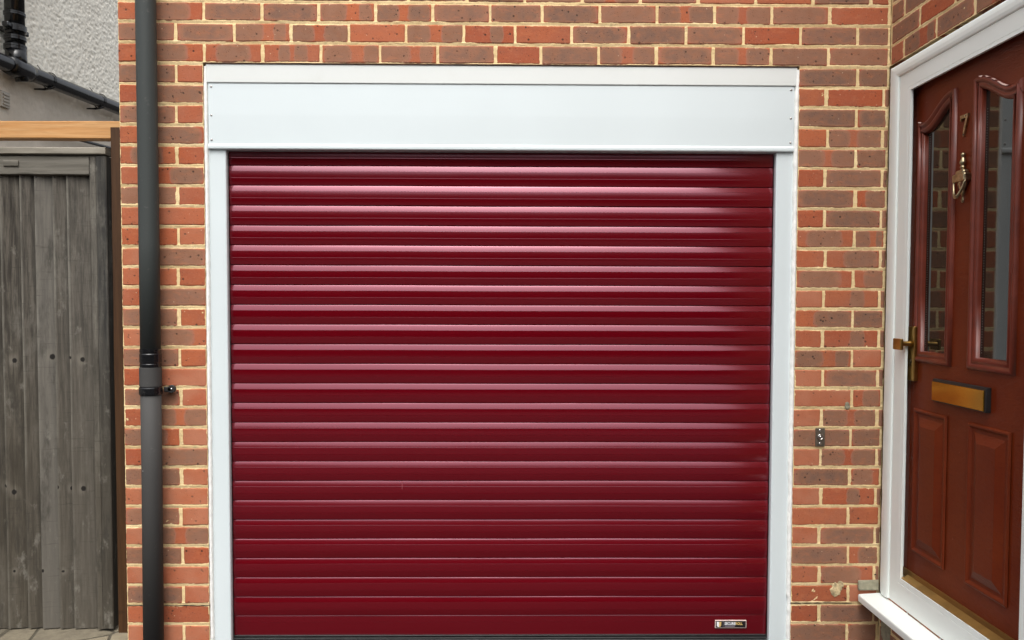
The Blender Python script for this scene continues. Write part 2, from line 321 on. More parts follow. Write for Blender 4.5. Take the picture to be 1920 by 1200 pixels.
# ------------------------------------------------------------------ brickwork
C = .0786; ZT = .0786 * 29.2     # top of course 0
def zc(n): return ZT - C * n     # mid joint at the top of course n
class Bricks:
    """bricks of one wall face: local frame a (along), z, depth d (into the wall)"""
    def __init__(s, place): s.P = place; s.v = []; s.f = []; s.uv = []; s.kiss = []; s.tone = []
    def brick(s, a0, a1, z0, z1, kind, lod=0, depth=.1):
        st = {'F': (.5, .50, 9, .01), 'S': (9, .01, 9, .01), 'P': (9, .01, 9, .01), 'T': (.20, .22, .80, .22), 'D': (.5, .52, 9, .01), 'O': (.37, .11, .67, .11), 'L': (.38, .36, 9, .01),
              'R': (.66, .32, 9, .01), 'C': (.5, .31, 9, .01), 'U': (.26, .26, .85, .12), 'Q': (.62, .13, 9, .01)}[kind]
        j = lambda m: random.uniform(-m, m)
        st = (st[0] + j(.03), st[1] * (1 + j(.1)), st[2] + j(.03), st[3] * (1 + j(.1)))
        tone = (random.random(), random.random(), {'P': .62, 'S': random.choice((0, 0, .25))}.get(kind, random.choice((0, .1, .2))), 1.0 if kind == 'D' else random.random() * .75)
        h = .0056; j1 = .0014
        a0 += h + j(j1); a1 -= h + j(j1); z0 += h + j(.001); z1 -= h + j(.001)
        e = .0022; dep0 = j(.0008); tilt = j(.0012); rot = j(.0016); zo = j(.0009)
        if lod: ua = [0, 1]; ub = [0, 1]
        else:
            n = max(4, int((a1 - a0) / .012)); ua = [0, .004 / (a1 - a0)] + [i / n for i in range(1, n)] + [1 - .004 / (a1 - a0), 1]; ub = [0, .06, .3, .5, .7, .94, 1]
        base = len(s.v); na, nb = len(ua), len(ub); sd = random.random() * 50
        idx = {}
        def add(a, z, d, u, v_):
            s.v.append(s.P(a, d, z)); s.uv.append((u, v_)); return len(s.v) - 1
        for i, u in enumerate(ua):
            for k, v_ in enumerate(ub):
                a = a0 + (a1 - a0) * u; z = z0 + (z1 - z0) * v_; ei = i in (0, na - 1); ek = k in (0, nb - 1)
                d = dep0 + tilt * (u - .5); z += zo + rot * (u - .5)
                if not lod:
                    w_ = .0017 * nz(a * 60, z * 60, sd); 
                    if ei: a += (w_ + .0005 * nz(a * 200, z * 200, sd)) * (1 if i == 0 else -1)
                    if ek: z += (w_ + .0006 * nz(a * 180, z * 180, sd)) * (1 if k == 0 else -1)
                    d += .0005 * nz(a * 30, z * 30, sd + 3)
                    if ei and ek: d += e * 1.4
                    elif ei or ek: d += e * .9 + .0006 * nz(a * 90, z * 90, 5)
                idx[i, k] = add(a, z, d, u, v_)
        for i in range(na - 1):
            for k in range(nb - 1): s.f.append((idx[i, k], idx[i + 1, k], idx[i + 1, k + 1], idx[i, k + 1]))
        # skirts
        loop = [(i, 0) for i in range(na)] + [(na - 1, k) for k in range(1, nb)] + [(i, nb - 1) for i in range(na - 2, -1, -1)] + [(0, k) for k in range(nb - 2, 0, -1)]
        back = {}
        for (i, k) in loop:
            a = a0 + (a1 - a0) * ua[i]; z = z0 + (z1 - z0) * ub[k]; back[i, k] = add(a, z, depth, ua[i], ub[k])
        for q in range(len(loop)):
            A, B = loop[q], loop[(q + 1) % len(loop)]; s.f.append((idx[A], back[A], back[B], idx[B]))
        n = len(s.v) - base; s.kiss += [st] * n; s.tone += [tone] * n
    def row(s, n, xs, kinds, lod=0):
        for i in range(len(xs) - 1):
            k = kinds[i] if i < len(kinds) else random.choice('FFDSTPLFS')
            s.brick(xs[i], xs[i + 1], zc(n + 1), zc(n), k, lod)
    def build(s, name, parent):
        me = bpy.data.meshes.new(name); me.from_pydata(s.v, [], s.f); uvl = me.uv_layers.new(name='uv')
        li = [0] * len(me.loops); me.loops.foreach_get('vertex_index', li); fl = []
        for i in li: fl += s.uv[i]
        uvl.data.foreach_set('uv', fl)
        for nm, dat in (('kiss', s.kiss), ('tone', s.tone)):
            at = me.attributes.new(nm, 'FLOAT_COLOR', 'POINT'); at.data.foreach_set('color', [c for q in dat for c in q])
        return link(name, me, BRICK, parent)

def mortar_sheet(bm, P, a0, a1, z0, z1, res=.005, sign=1, sd=0.):
    na = max(1, int(round((a1 - a0) / res))); nb = max(1, int(round((z1 - z0) / res))); g = []
    for i in range(na + 1):
        col = []
        for k in range(nb + 1):
            a = a0 + (a1 - a0) * i / na; z = z0 + (z1 - z0) * k / nb
            d = .0024 + .0018 * nz(a * 14, z * 22, sd) + .0013 * nz(a * 60, z * 60, sd + 4) + .0009 * nz(a * 170, z * 170, sd + 8)
            n = (ZT - z) / C; fr = n - round(n)          # weathered bed joint: top edge pressed in
            if abs(fr) < .09: d += (-fr) * -.018
            col.append(bm.verts.new(P(a, d, z)))
        g.append(col)
    for i in range(na):
        for k in range(nb): bm.faces.new((g[i][k], g[i + 1][k], g[i + 1][k + 1], g[i][k + 1]))

PM = lambda a, d, z: (a, d, z)                      # garage wall: along = x, depth = +y
PS = lambda a, d, z: (1.5075 + d, -a, z)             # porch wall: along = -y, depth = +x
XL, XR, OL, OR = -1.490, 1.5045, -1.158, 1.151
house = empty('brick_house', (0, .1, 0), 'house wall of orange and brown brick with cream joints, wrapping garage door and front door', 'brick wall')
B = Bricks(PM)
rows_top = {-1: ([XL, -1.381, -1.156, -.932, -.707, -.479, -.256, -.031, .145, .369, .595, .817, 1.042, 1.266, XR], 'SLCOUUDSDTDTFF'),
            -2: ([XL, -1.265, -1.04, -.821, -.599, -.377, -.153, .045, .264, .488, .710, .933, 1.156, 1.381, XR], 'FDUTSTQSDDDSDD'),
            -3: ([XL, -1.381, -1.156, -.934, -.715, -.495, -.275, -.052, .149, .373, .597, .820, 1.044, 1.269, XR], 'SLDDUTDDDFTTFS')}
for n, (xs, k) in rows_top.items(): B.row(n, xs, k)
lefts = ['FS', 'SF', 'FS', 'SF', 'CS', 'SR', 'FS', 'SS', 'SP', 'PF', 'SS', 'SF', 'FS', 'PL', 'FS', 'SP', 'FP', 'ST', 'LP', 'SF', 'TP', 'PP', 'FP', 'PT', 'FS', 'PP', 'DP', 'SS', 'PP', 'PP', 'PP']
rights = ['DF', 'SS', 'DD', 'ST', 'TF', 'SD', 'DR', 'SF', 'CU', 'SR', 'LR', 'PQ', 'RD', 'SQ', 'UP', 'PD', 'PR', 'PT', 'FF', 'PT', 'DL', 'PQ', 'SS', 'PD', 'DR', 'SL', 'SP', 'SD', 'FF', 'FF', 'FF']
for n in range(0, 30):
    jx = random.uniform(-.003, .003)
    B.row(n, [XL, -1.267 + jx, OL] if n % 2 == 0 else [XL, -1.378 + jx, OL], lefts[n])
    if n % 2 == 0: B.row(n, [OR, 1.381 + jx, XR], rights[n])
    else: B.row(n, [OR, 1.266 + jx, 1.487, XR + .009], rights[n] + 'F')
for n in range(-5, -3):
    off = 0 if n % 2 else .1125; xs = [XL]; x = XL + (.109 if n % 2 else .225)
    while x < XR - .06: xs.append(x); x += .2245
    xs.append(XR); B.row(n, xs, [random.choice('DFDFSTUPF') for _ in xs], 0 if n > -6 else 1)
B.build('garage_wall', house)
bm = bmesh.new()
mortar_sheet(bm, PM, XL + .004, OL - .004, -.06, ZT + .004); mortar_sheet(bm, PM, OR + .004, XR + .004, -.06, ZT + .004)
mortar_sheet(bm, PM, XL + .004, XR + .004, ZT + .004, zc(-5.5))
box(bm, XL + .004, XR, .004, .1, zc(-5.5), 2.69)
box(bm, XL + .006, OL - .006, .012, .10, -.1, ZT); box(bm, OR + .006, XR, .012, .10, -.1, ZT); box(bm, XL + .006, XR, .012, .10, ZT, zc(-5.5))
box(bm, XL + .01, OL - .01, .1001, .5, -.1, 2.685); box(bm, OR + .01, 1.8, .1001, .5, -.1, 2.685); box(bm, OL - .01, OR + .01, .1001, .5, ZT + .03, 2.685)
fin('garage_wall_mortar', bm, MORTAR, house)
# porch wall, at right angles, with the front door in it
B = Bricks(PS); DN = 1.05     # near side of the door opening
side = {-1: ([0.006, .104, .329, .554, .779, 1.004], 'SUDTF'), -2: ([0.006, .2175, .4425, .6675, .8925, 1.117], 'DSFDS'), -3: ([0.006, .104, .329, .554, .779, 1.004], 'FDSDF')}
for n in range(-21, 30):
    if n in side: xs, kk = side[n]; xs = list(xs)
    else: xs = [.006] + [(.104 if n % 2 else .2175) + .225 * i for i in range(5)]; kk = [random.choice('DFSTUF') for _ in xs]
    lod = 0 if (n > -6) else 1
    if n < 0 or n >= 26:
        B.row(n, xs if n < 0 else xs, kk, lod)
    start = xs[-1] if (n < 0 or n >= 26) else DN
    x = start; ys = [x]
    while x < 1.7: x += .225; ys.append(x)
    if ys[1] - ys[0] > .05: B.row(n, ys, [random.choice('DFSTUF') for _ in ys], 1)
B.build('porch_wall', house)
bm = bmesh.new()
mortar_sheet(bm, PS, .0, 1.1, ZT + .004, zc(-5.5), .006, 1, 30.); mortar_sheet(bm, PS, .0, 1.1, -.06, .2, .006, 1, 33.)
box(bm, 1.511, 1.6, -1.1, -.001, zc(-5.5), 4.0); box(bm, 1.511, 1.6, -1.75, -1.1, -.1, 4.0)
box(bm, 1.515, 1.6, -1.1, -.001, ZT + .006, zc(-5.5)); box(bm, 1.515, 1.6, -1.1, -.001, -.1, .2); box(bm, 1.6, 1.8, -1.75, .1, -.1, 4.0); box(bm, 1.511, 1.6, -1.1, -1.01, .2, ZT)
fin('porch_wall_mortar', bm, MORTAR, house)
bx('lintel_plate', OL + .0, OR - .0, .002, .09, ZT + .0005, ZT + .0045, mat_simple('rusted_lintel', (.12, .06, .035), .8, 0, .3, 40), house, 0)
bx('roof_edge', XL - .02, 1.502, -.02, .52, 2.694, 2.76, mat_simple('dark_roof_edge', (.05, .05, .05), .6), house, .004)
# smeared mortar patches left on the bricks
def patch(name, P, a, z, ra, rz, th, mat, sd):
    bm = bmesh.new(); c = bm.verts.new(P(a, -th, z)); rings = []; N = 56
    for q, rr in enumerate((.25, .5, .72, .88, .96, 1.04)):
        ring = []
        for k in range(N):
            t = 2 * math.pi * k / N; cx_, cz_ = math.cos(t), math.sin(t); wv = 1 + .38 * nz(cx_ * 1.3, cz_ * 1.3, sd) + .22 * nz(cx_ * 4, cz_ * 4, sd) + .12 * nz(cx_ * 11, cz_ * 11, sd)
            A_, Z_ = a + ra * rr * wv * cx_, z + rz * rr * wv * cz_; h = (-th, -th, -th * .95, -th * .8, -th * .4, .004)[q]
            ring.append(bm.verts.new(P(A_, h + (.0016 * nz(A_ * 110, Z_ * 110, sd) + .0009 * nz(A_ * 300, Z_ * 300, sd) if q < 5 else 0), Z_)))
        rings.append(ring)
    for k in range(N):
        bm.faces.new((c, rings[0][k], rings[0][(k + 1) % N]))
        for q in range(5): bm.faces.new((rings[q][k], rings[q + 1][k], rings[q + 1][(k + 1) % N], rings[q][(k + 1) % N]))
    fin(name, bm, mat, house)
OLDM = mat_simple('old_mortar_smear', (.56, .44, .25), .95, 0, .3, 45, .8, 220)
GREY = mat_simple('grey_green_mortar', (.27, .25, .175), .92, 0, .15, 30, .5, 150)
patch('mortar_patch', PM, 1.335, .228, .024, .027, .0022, OLDM, 2); patch('mortar_patch', PM, 1.352, .25, .015, .016, .002, OLDM, 8); patch('mortar_patch', PM, 1.366, .969, .012, .014, .003, GREY, 5)
bm = bmesh.new(); vs = box(bm, 1.421, 1.5055, -.012, .004, .228, .272, .007, 2)
for v in bm.verts: v.co += Vector((.004 * nz(v.co.x * 90, v.co.z * 90, 1), .002 * nz(v.co.x * 80, v.co.z * 60, 4), .004 * nz(v.co.x * 90, v.co.z * 90, 7)))
fin('mortar_fillet', bm, GREY, house)
patch('mortar_patch', PS, .06, .10, .035, .06, .004, GREY, 12); patch('mortar_patch', PS, .2, .06, .03, .04, .004, GREY, 17)

CRK = mat_simple('open_crack', (.035, .028, .02), .9)
def crack(x0, x1, z0, sd, w0=.0022):
    bm = bmesh.new(); n = 60; a = []
    for i in range(n + 1):
        x = x0 + (x1 - x0) * i / n; z = z0 + .004 * nz(x * 12, sd, 1) + .002 * nz(x * 60, sd, 2); w_ = w0 * (.3 + abs(nz(x * 25, sd, 7)) * 1.8)
        a.append([bm.verts.new((x, y_, z + q * w_)) for y_, q in ((.0035, 1), (-.0006, .8), (-.0006, -.8), (.0035, -1))])
    for i in range(n):
        for k in range(3): bm.faces.new((a[i][k], a[i][k + 1], a[i + 1][k + 1], a[i + 1][k]))
    fin('joint_crack', bm, CRK, house)
crack(OR + .002, 1.40, zc(27) + .003, 4); crack(XL + .004, OL - .002, zc(27) - .003, 9, .0016); crack(XR - .016, XR - .008, zc(25.5), 3)

# ------------------------------------------------------------------ garage door
gd = empty('garage_door', (0, .05, -.03), 'closed burgundy roller shutter garage door in white surround', 'garage door')
SL = .07855; Z1 = 1.914
def slat_profile(zt, dy=0., bottom=False, ta=0.):
    """list of smooth runs [(y,z),...] from the top of a slat down"""
    if bottom: segs = [(0, .03, 30, 20), (.03, .34, 2, 1), None, (.35, 1.0, 0, -3)]
    else: segs = [(0, .030, 52, 26), (.030, .28, 17.5, 13), None, (.31, .64, 4.2, -1), None, (.66, 1.0, -4, -10)]
    y = .055 + dy; z = zt; out = []; run = [(y, z)]; T = SL * (1.0 if not bottom else 1.0)
    for sg in segs:
        if sg is None:
            out.append(run); gd_ = .0007 if z > zt - T * .5 else .0003; out.append([(y, z), (y + gd_, z - .0003)]); out.append([(y + gd_, z - .0003), (y + gd_ * .6, z - .0012), (y + gd_ * .5, z - .0014)]); y += gd_ * .5; z -= T * .018; run = [(y, z)]; continue
        t0, t1, a0, a1 = sg; n = 5
        for i in range(n):
            a = ta + a0 + (a1 - a0) * (i + .5) / n; dz = T * (t1 - t0) / n; y -= dz * math.tan(R(a)); z -= dz; run.append((y, z))
    out.append(run); out.append([(y, z), (.0565 + dy, z - .0008)])
    return out
bm = bmesh.new(); xa, xb = -1.094, 1.092; nx = 24
for k in range(-1, 24):
    zt = Z1 - SL * k; dy = random.uniform(-.0004, .0004)
    for run in slat_profile(zt, dy, k == 23, random.uniform(-.5, .5)):
        g = [[bm.verts.new((xa + (xb - xa) * i / nx, y + .0009 * nz(i * .3, k * 1.7, 2), z + .0006 * nz(i * .22, k * .05, 9))) for i in range(nx + 1)] for y, z in run]
        for r_ in range(len(run) - 1):
            for i in range(nx): bm.faces.new((g[r_][i], g[r_][i + 1], g[r_ + 1][i + 1], g[r_ + 1][i]))
me = bpy.data.meshes.new('c'); bm.to_mesh(me); bm.free(); curtain = link('shutter_curtain', me, RED, gd, True)
bx('scratch_mark', -.4035, -.4022, .0480, .0495, .622, .656, mat_simple('scratch', (.35, .08, .09), .5), curtain, 0)
bx('curtain_backing', -1.12, 1.12, .061, .09, -.03, 2.2, BLACK, gd, 0)
bm = bmesh.new(); box(bm, -1.094, 1.086, .046, .060, .0225, .0286, .001); box(bm, -1.094, 1.086, .040, .060, -.002, .0210, .003, 2); box(bm, -1.092, 1.084, .036, .057, -.0295, -.0025, .006, 3)
fin('bottom_seal', bm, BLACK, gd)
bx('seal_carrier', -1.094, 1.086, .0385, .0455, .0095, .0125, mat_simple('grey_aluminium', (.2, .2, .2), .35, .9), gd, .0006)
# head trim + fascia (roller housing)
def prof_x(name, pts, x0, x1, mat, smooth=False, n=12):
    bm = bmesh.new(); extrude(bm, pts, x0, x1, lambda p, q, t: (t, p, q), n); return fin(name, bm, mat, gd, smooth)
prof_x('head_trim', [(.006, 2.2930), (.006, 2.226), (.0075, 2.2235), (.03, 2.2235), (.03, 2.2930)], -1.1525, 1.1475, WHITE2)
prof_x('fascia', [(.010, 2.2215), (.009, 2.1), (.010, 1.990), (.0065, 1.985), (.0045, 1.981), (.0045, 1.972), (.0065, 1.9685), (.010, 1.967), (.060, 1.967), (.060, 2.2215)], -1.146, 1.139, WHITE)
for sx in (-1.1345, 1.1265):
    for sz in (2.2085, 2.098, 2.004):
        bm = bmesh.new(); lathe(bm, [(.0045, 0), (.0042, .0012), (.0025, .0022), (.0005, .0024)], (sx, .0095, sz), 'Y', 14); fin('screw', bm, STEEL, gd, True)
def guide(x0, x1, inner):
    # x0 outer (wall side), x1 inner (curtain side)
    s = 1 if x1 > x0 else -1; W_ = abs(x1 - x0); q = lambda f: x0 + s * W_ * f
    pts = [(x0, .020), (q(.02), .0175), (q(.13), .0170), (q(.155), .0174), (q(.18), .0170), (q(.55), .0167), (q(.93), .0170), (q(.975), .0182), (x1, .021), (x1, .052), (q(.97), .052), (q(.97), .10), (x0, .10)]
    bm = bmesh.new(); extrude(bm, pts, -.03, 1.966, lambda p, r, t: (p, r, t), 10); return fin('guide_rail', bm, WHITE, gd)
g1 = guide(-1.157, -1.0825, 1); g2 = guide(1.1535, 1.0745, -1)
bx('brush_seal', -1.0855, -1.0815, .040, .060, -.03, 1.96, BLACK, g1, .0008); bx('brush_seal', 1.0735, 1.0775, .040, .060, -.03, 1.96, BLACK, g2, .0008)
# sealant beads down both sides of the surround
def sealant(xc, wd, sd, z0=-.03, z1=2.285, steps=((0, 0),)):
    bm = bmesh.new(); n = 330; rows = []
    for i in range(n + 1):
        z = z0 + (z1 - z0) * i / n; off = 0
        for zz, o in steps:
            if z > zz: off = o
        e1 = .0022 * nz(z * 9, sd, 1) + .0018 * nz(z * 45, sd, 2); e2 = .0012 * nz(z * 12, sd, 5) + .0008 * nz(z * 60, sd, 6)
        a, b = xc + off - wd / 2 + e1, xc + off + wd / 2 + e2; bu = .0015 * nz(z * 30, sd, 9)
        rows.append([bm.verts.new(p) for p in ((a, .019, z), (a + .001, .006 + bu, z), ((a + b) / 2, .0025 + bu, z), (b - .001, .006 + bu, z), (b, .019, z))])
    for i in range(n):
        for k in range(4): bm.faces.new((rows[i][k], rows[i][k + 1], rows[i + 1][k + 1], rows[i + 1][k]))
    fin('sealant_bead', bm, SEAL, gd, True)
sealant(-1.1560, .0150, 3.3, steps=((-1, .001), (.15, 0)))
sealant(1.1490, .0180, 8.1, steps=((-1, .002), (.12, .004), (.2, .0), (2.205, .0025)))
# badge on the bottom slat
STK = [mat_simple(n, c, .35, 0, .03) for n, c in (('badge_cream', (.72, .58, .52)), ('badge_black', (.014, .011, .013)), ('badge_white', (.86, .87, .88)), ('badge_gold', (.62, .44, .16)), ('badge_grey', (.16, .15, .17)), ('badge_lilac', (.40, .36, .42)))]
by = .0655; x0, x1, z0, z1 = .870, .9975, .0475, .0790
badge = bx('badge', x0, x1, by, by + .006, z0, z1, STK[0], gd, .0008); bx('badge_panel', x0 + .0024, x1 - .0030, by - .0006, by + .0002, z0 + .0024, z1 - .0024, STK[1], badge, .0001)
def poly_plate(name, pts, y0, y1, mat, parent, f=None):
    bm = bmesh.new(); extrude(bm, pts, y0, y1, f or (lambda p, q, t: (p, t, q))); return fin(name, bm, mat, parent)
xs, zs = .8855, .0633
def shield(sgn, w_=.0092, h_=.0113):
    P_ = [(0, h_ * .92), (w_ * .5, h_ * .86), (w_, h_)]; P_ += [(w_, -h_ * .15)]
    P_ += [(w_ * math.cos(t) ** .8, -h_ * .15 - h_ * .85 * math.sin(t)) for t in [R(a) for a in (20, 40, 60, 75)]] + [(0, -h_)]
    return [(xs + sgn * x, zs + z) for x, z in P_]
poly_plate('shield', shield(-1), by - .0012, by - .0005, STK[2], badge); poly_plate('shield', shield(1), by - .0012, by - .0005, STK[3], badge)
bx('divider', .9015, .9035, by - .0011, by - .0005, z0 + .003, z1 - .003, STK[4], badge, 0)
def text(name, body, size, loc, mat, parent, width=None, bold=.0, ext=.0003, rot=(R(90), 0, 0)):
    cu = bpy.data.curves.new('t', 'FONT'); cu.body = body; cu.size = size; cu.extrude = ext; cu.offset = bold; cu.resolution_u = 3
    o = bpy.data.objects.new('t', cu); COL.objects.link(o); dg = bpy.context.evaluated_depsgraph_get(); dg.update()
    me = bpy.data.meshes.new_from_object(o.evaluated_get(dg)); bpy.data.objects.remove(o)
    xs_ = [v.co.x for v in me.vertices]; mn, mx = min(xs_), max(xs_); sc = (width / (mx - mn)) if width else 1
    for v in me.vertices: v.co.x = (v.co.x - mn) * sc
    me.transform(Matrix.Translation(loc) @ Matrix.Rotation(rot[0], 4, 'X'))
    return link(name, me, mat, parent)
badge.location = (-.005, -.018, .0075)
text('lettering', 'SECURE', .0150, (.9080, by - .0009, .0612), STK[2], badge, .0445, .00045)
text('lettering', 'ROLL', .0150, (.9530, by - .0009, .0612), STK[3], badge, .0290, .00045)
bx('caption_line', .9085, .9495, by - .0010, by - .0006, .0545, .0570, STK[5], badge, 0)

# ------------------------------------------------------------------ key switch on the right-hand pier
ksw = empty('key_switch', (1.259, -.001, .845), 'small grey metal key switch plate on brick between garage door and front door', 'key switch')
bx('plate', 1.241, 1.277, -.0065, .002, .808, .880, PLATE, ksw, .0015)
bm = bmesh.new(); lathe(bm, [(.0125, 0), (.0125, .004), (.0105, .0065), (.0085, .0065), (.0075, .005), (.0045, .005), (.0040, .0075), (.0015, .0078)], (1.258, -.0065, .846), 'Y', 28); fin('lock_barrel', bm, STEEL, ksw, True)
bx('keyway', 1.2568, 1.2592, -.0146, -.0138, .8425, .8495, BLACK, ksw, 0)
for z in (.872, .819):
    bm = bmesh.new(); lathe(bm, [(.0055, 0), (.0050, .0016), (.002, .0026), (.0005, .0027)], (1.2575, -.0064, z), 'Y', 16); fin('screw', bm, STEEL, ksw, True)

# ------------------------------------------------------------------ rainwater downpipe
dp = empty('downpipe', (-1.356, -.06, -.03), 'round dark grey plastic downpipe running up brick pier left of garage door', 'downpipe')
px, py = -1.355, -.052
bm = bmesh.new(); tube(bm, [(px, py, 4.6)] + [(px, py + .0015 * nz(z, 1, 1), z) for z in (4, 3, 2.5, 2, 1.6)] + [(px - .001, py, 1.15)], .0370, 40); fin('upper_pipe', bm, PIPE1, dp, True)
bm = bmesh.new(); tube(bm, [(px - .002, py, 1.128), (px - .002, py, .7), (px - .006, py, -.03)], .0375, 40); fin('lower_pipe', bm, PIPE2, dp, True)
bm = bmesh.new(); lathe(bm, [(.0374, .0), (.0395, .002), (.0395, .012), (.0385, .014), (.0385, .017), (.0400, .019), (.0400, .050), (.0385, .053), (.0385, .058), (.0395, .060), (.0390, .070), (.0372, .0705)], (px - .001, py, 1.122), 'Z', 44)
fin('coupling', bm, PIPEB, dp)
bm = bmesh.new(); lathe(bm, [(.0378, 0), (.0402, .001), (.0402, .072), (.0378, .0735)], (px - .002, py, 1.0485), 'Z', 44); fin('pipe_socket', bm, PIPE2, dp)
cl = bmesh.new(); lathe(cl, [(.0380, 0), (.0412, .001), (.0425, .004), (.0425, .026), (.0412, .030), (.0380, .031)], (px - .002, py, 1.0155), 'Z', 44)
clip = fin('pipe_clip', cl, PIPEB, dp)
bm = bmesh.new(); box(bm, px + .036, px + .070, -.030, -.018, 1.022, 1.044, .005, 2); box(bm, px + .046, px + .066, -.020, .002, 1.024, 1.042, .003)
lathe(bm, [(.0155, 0), (.0155, .010), (.0135, .012)], (px + .067, -.018, 1.0345), 'Y', 24)
fin('lug', bm, mat_simple('matt_black_plastic', (.018, .018, .018), .6), clip)
bm = bmesh.new(); lathe(bm, [(.0050, 0), (.0045, .003), (.001, .0035)], (px + .068, -.0295, 1.0345), 'Y', 14); fin('screw', bm, STEEL, clip, True)

# ------------------------------------------------------------------ front door (in the porch wall, facing -X)
fd = empty('front_door', (1.54, -.47, .2), 'red-brown panelled front door with brass fittings and number 7, in white frame', 'front door')
YC = -.466; XF = 1.540
fr = bpy.data.objects.new('door_frame', bpy.data.meshes.new('door_frame'))
def yprof(name, pts, path, mat, parent, smooth=False):
    """sweep a 2D profile (outset o from the opening, X) round a list of (y,z,dirY,dirZ) mitre stations"""
    bm = bmesh.new(); rings = []
    for (y, z, dy, dz) in path: rings.append([bm.verts.new((X, y + dy * o, z + dz * o)) for o, X in pts])
    m = len(pts)
    for i in range(len(rings) - 1):
        for j in range(m): bm.faces.new((rings[i][j], rings[i][(j + 1) % m], rings[i + 1][(j + 1) % m], rings[i + 1][j]))
    bm.faces.new(rings[0]); bm.faces.new(rings[-1][::-1]); return fin(name, bm, mat, parent, smooth)
YA, YB, ZB, ZH = -.170, -.853, .335, 2.165       # inner edges of the frame
prof = [(0, 1.505), (0, 1.5145), (.045, 1.516), (.045, 1.60), (.083, 1.60), (.083, 1.5062), (.081, 1.505), (.0165, 1.505), (.0150, 1.5060), (.0135, 1.505)]
bm = bmesh.new()
def add_side(bm, p, q, pr):
    rings = [[bm.verts.new((X, y + dy * o, z + dz * o)) for o, X in pr] for (y, z, dy, dz) in (p, q)]; m = len(pr)
    for j in range(m): bm.faces.new((rings[0][j], rings[0][(j + 1) % m], rings[1][(j + 1) % m], rings[1][j]))
    bm.faces.new(rings[0]); bm.faces.new(rings[1][::-1])
KH, KB = .070 / .083, .107 / .083
add_side(bm, (YA, ZB, 1, -KB), (YA, ZH, 1, KH), prof); add_side(bm, (YB, ZH, -1, KH), (YB, ZB, -1, -KB), prof)
add_side(bm, (YA, ZH, 1 / KH, 1), (YB, ZH, -1 / KH, 1), [(o * KH, X) for o, X in prof])
add_side(bm, (YB, ZB, -1 / KB, -1), (YA, ZB, 1 / KB, -1), [(o * KB, X) for o, X in prof])
frame = fin('door_frame', bm, WHITE3, fd)
bp = [(.0835, 1.5085), (.0835, 1.5030), (.088, 1.5000), (.100, 1.4975), (.118, 1.4970), (.134, 1.4985), (.143, 1.5020), (.1465, 1.5060), (.1465, 1.5085)]
for p, q in (((YA, .2275, 1, 0), (YA, 2.170, 1, .78)), ((YB, .2275, -1, 0), (YB, 2.170, -1, .78)), ((YA, 2.170, 1, .78), (YB, 2.170, -1, .78))):
    b2 = bmesh.new(); add_side(b2, p, q, bp); fin('trim_bead', b2, WHITE3, frame)
b2 = bmesh.new(); n = 260; rr = []
for i in range(n + 1):
    z = .23 + 2.055 * i / n; e = .0025 * nz(z * 14, 3, 3) + .0016 * nz(z * 60, 1, 2)
    rr.append([b2.verts.new(p) for p in ((1.5072, -.011 + e, z), (1.5052, -.014 + e, z), (1.5040, -.022, z), (1.5072, -.026, z))])
for i in range(n):
    for k in range(3): b2.faces.new((rr[i][k], rr[i][k + 1], rr[i + 1][k + 1], rr[i + 1][k]))
fin('sealant_line', b2, SEAL, frame, True)
# cill
bm = bmesh.new(); cp = [(1.56, .2245), (1.425, .2165), (1.4205, .214), (1.4195, .209), (1.4205, .189), (1.4225, .1865), (1.44, .1865), (1.44, .192), (1.56, .192)]
extrude(bm, cp, -.011, -1.05, lambda p, q, t: (p, t, q), 4); fin('door_cill', bm, WHITE3, fd)
# leaf with two glazed openings
L0, L1 = -.340, .388      # u = YC - y
A0, A1 = .050, .290
arch = [(0, .010), (.07, .003), (.16, .0), (.27, .005), (.38, .018), (.5, .036), (.62, .053), (.75, .067), (.87, .073), (.95, .073), (1, .070)]
def arch_z(s, ztop=2.036):
    for (a, za), (b, zb) in zip(arch, arch[1:]):
        if a <= s <= b: return ztop + za + (zb - za) * (s - a) / (b - a)
    return ztop
def outline(sg, z0=1.158, n=22):
    """closed loop (u,z); sg -1 = far light, +1 = near light. s=0 at the outer stile"""
    pts = [(sg * A0, z0), (sg * A0, 1.4), (sg * A0, 1.8)]
    pts += [(sg * (A0 + (A1 - A0) * (1 - s)), arch_z(s)) for s in [1 - i / n for i in range(n + 1)]]
    pts += [(sg * A1, 1.8), (sg * A1, 1.4), (sg * A1, z0)]
    return pts
def offset_loop(pts, d):
    n = len(pts); ar = sum(pts[i][0] * pts[(i + 1) % n][1] - pts[(i + 1) % n][0] * pts[i][1] for i in range(n)); s = 1 if ar > 0 else -1; out = []
    for i in range(n):
        p0, p1, p2 = Vector(pts[i - 1]), Vector(pts[i]), Vector(pts[(i + 1) % n]); a = (p1 - p0).normalized(); b = (p2 - p1).normalized()
        na, nb = Vector((-a.y, a.x)) * s, Vector((-b.y, b.x)) * s; m = (na + nb); m = m / max(.35, m.dot(na)) if m.length > 1e-6 else na
        q = p1 + m * d; out.append((q.x, q.y))
    return out
def ring_mould(name, pts, prof, mat, parent, cap=False, smooth=True):
    bm = bmesh.new(); rings = [[bm.verts.new((XF - h, YC - u, z)) for u, z in offset_loop(pts, d)] for d, h in prof]; n = len(pts)
    for i in range(len(rings) - 1):
        for k in range(n): bm.faces.new((rings[i][k], rings[i][(k + 1) % n], rings[i + 1][(k + 1) % n], rings[i + 1][k]))
    if cap: bm.faces.new(rings[-1])
    o = fin(name, bm, mat, parent, smooth); return o
nu, nzz = 137, 372; bm = bmesh.new(); g = []
def inside(u, z):
    s = (A1 - abs(u)) / (A1 - A0)
    return A0 + .030 < abs(u) < A1 - .030 and 1.158 + .03 < z < arch_z(min(max(s, 0), 1)) - .032
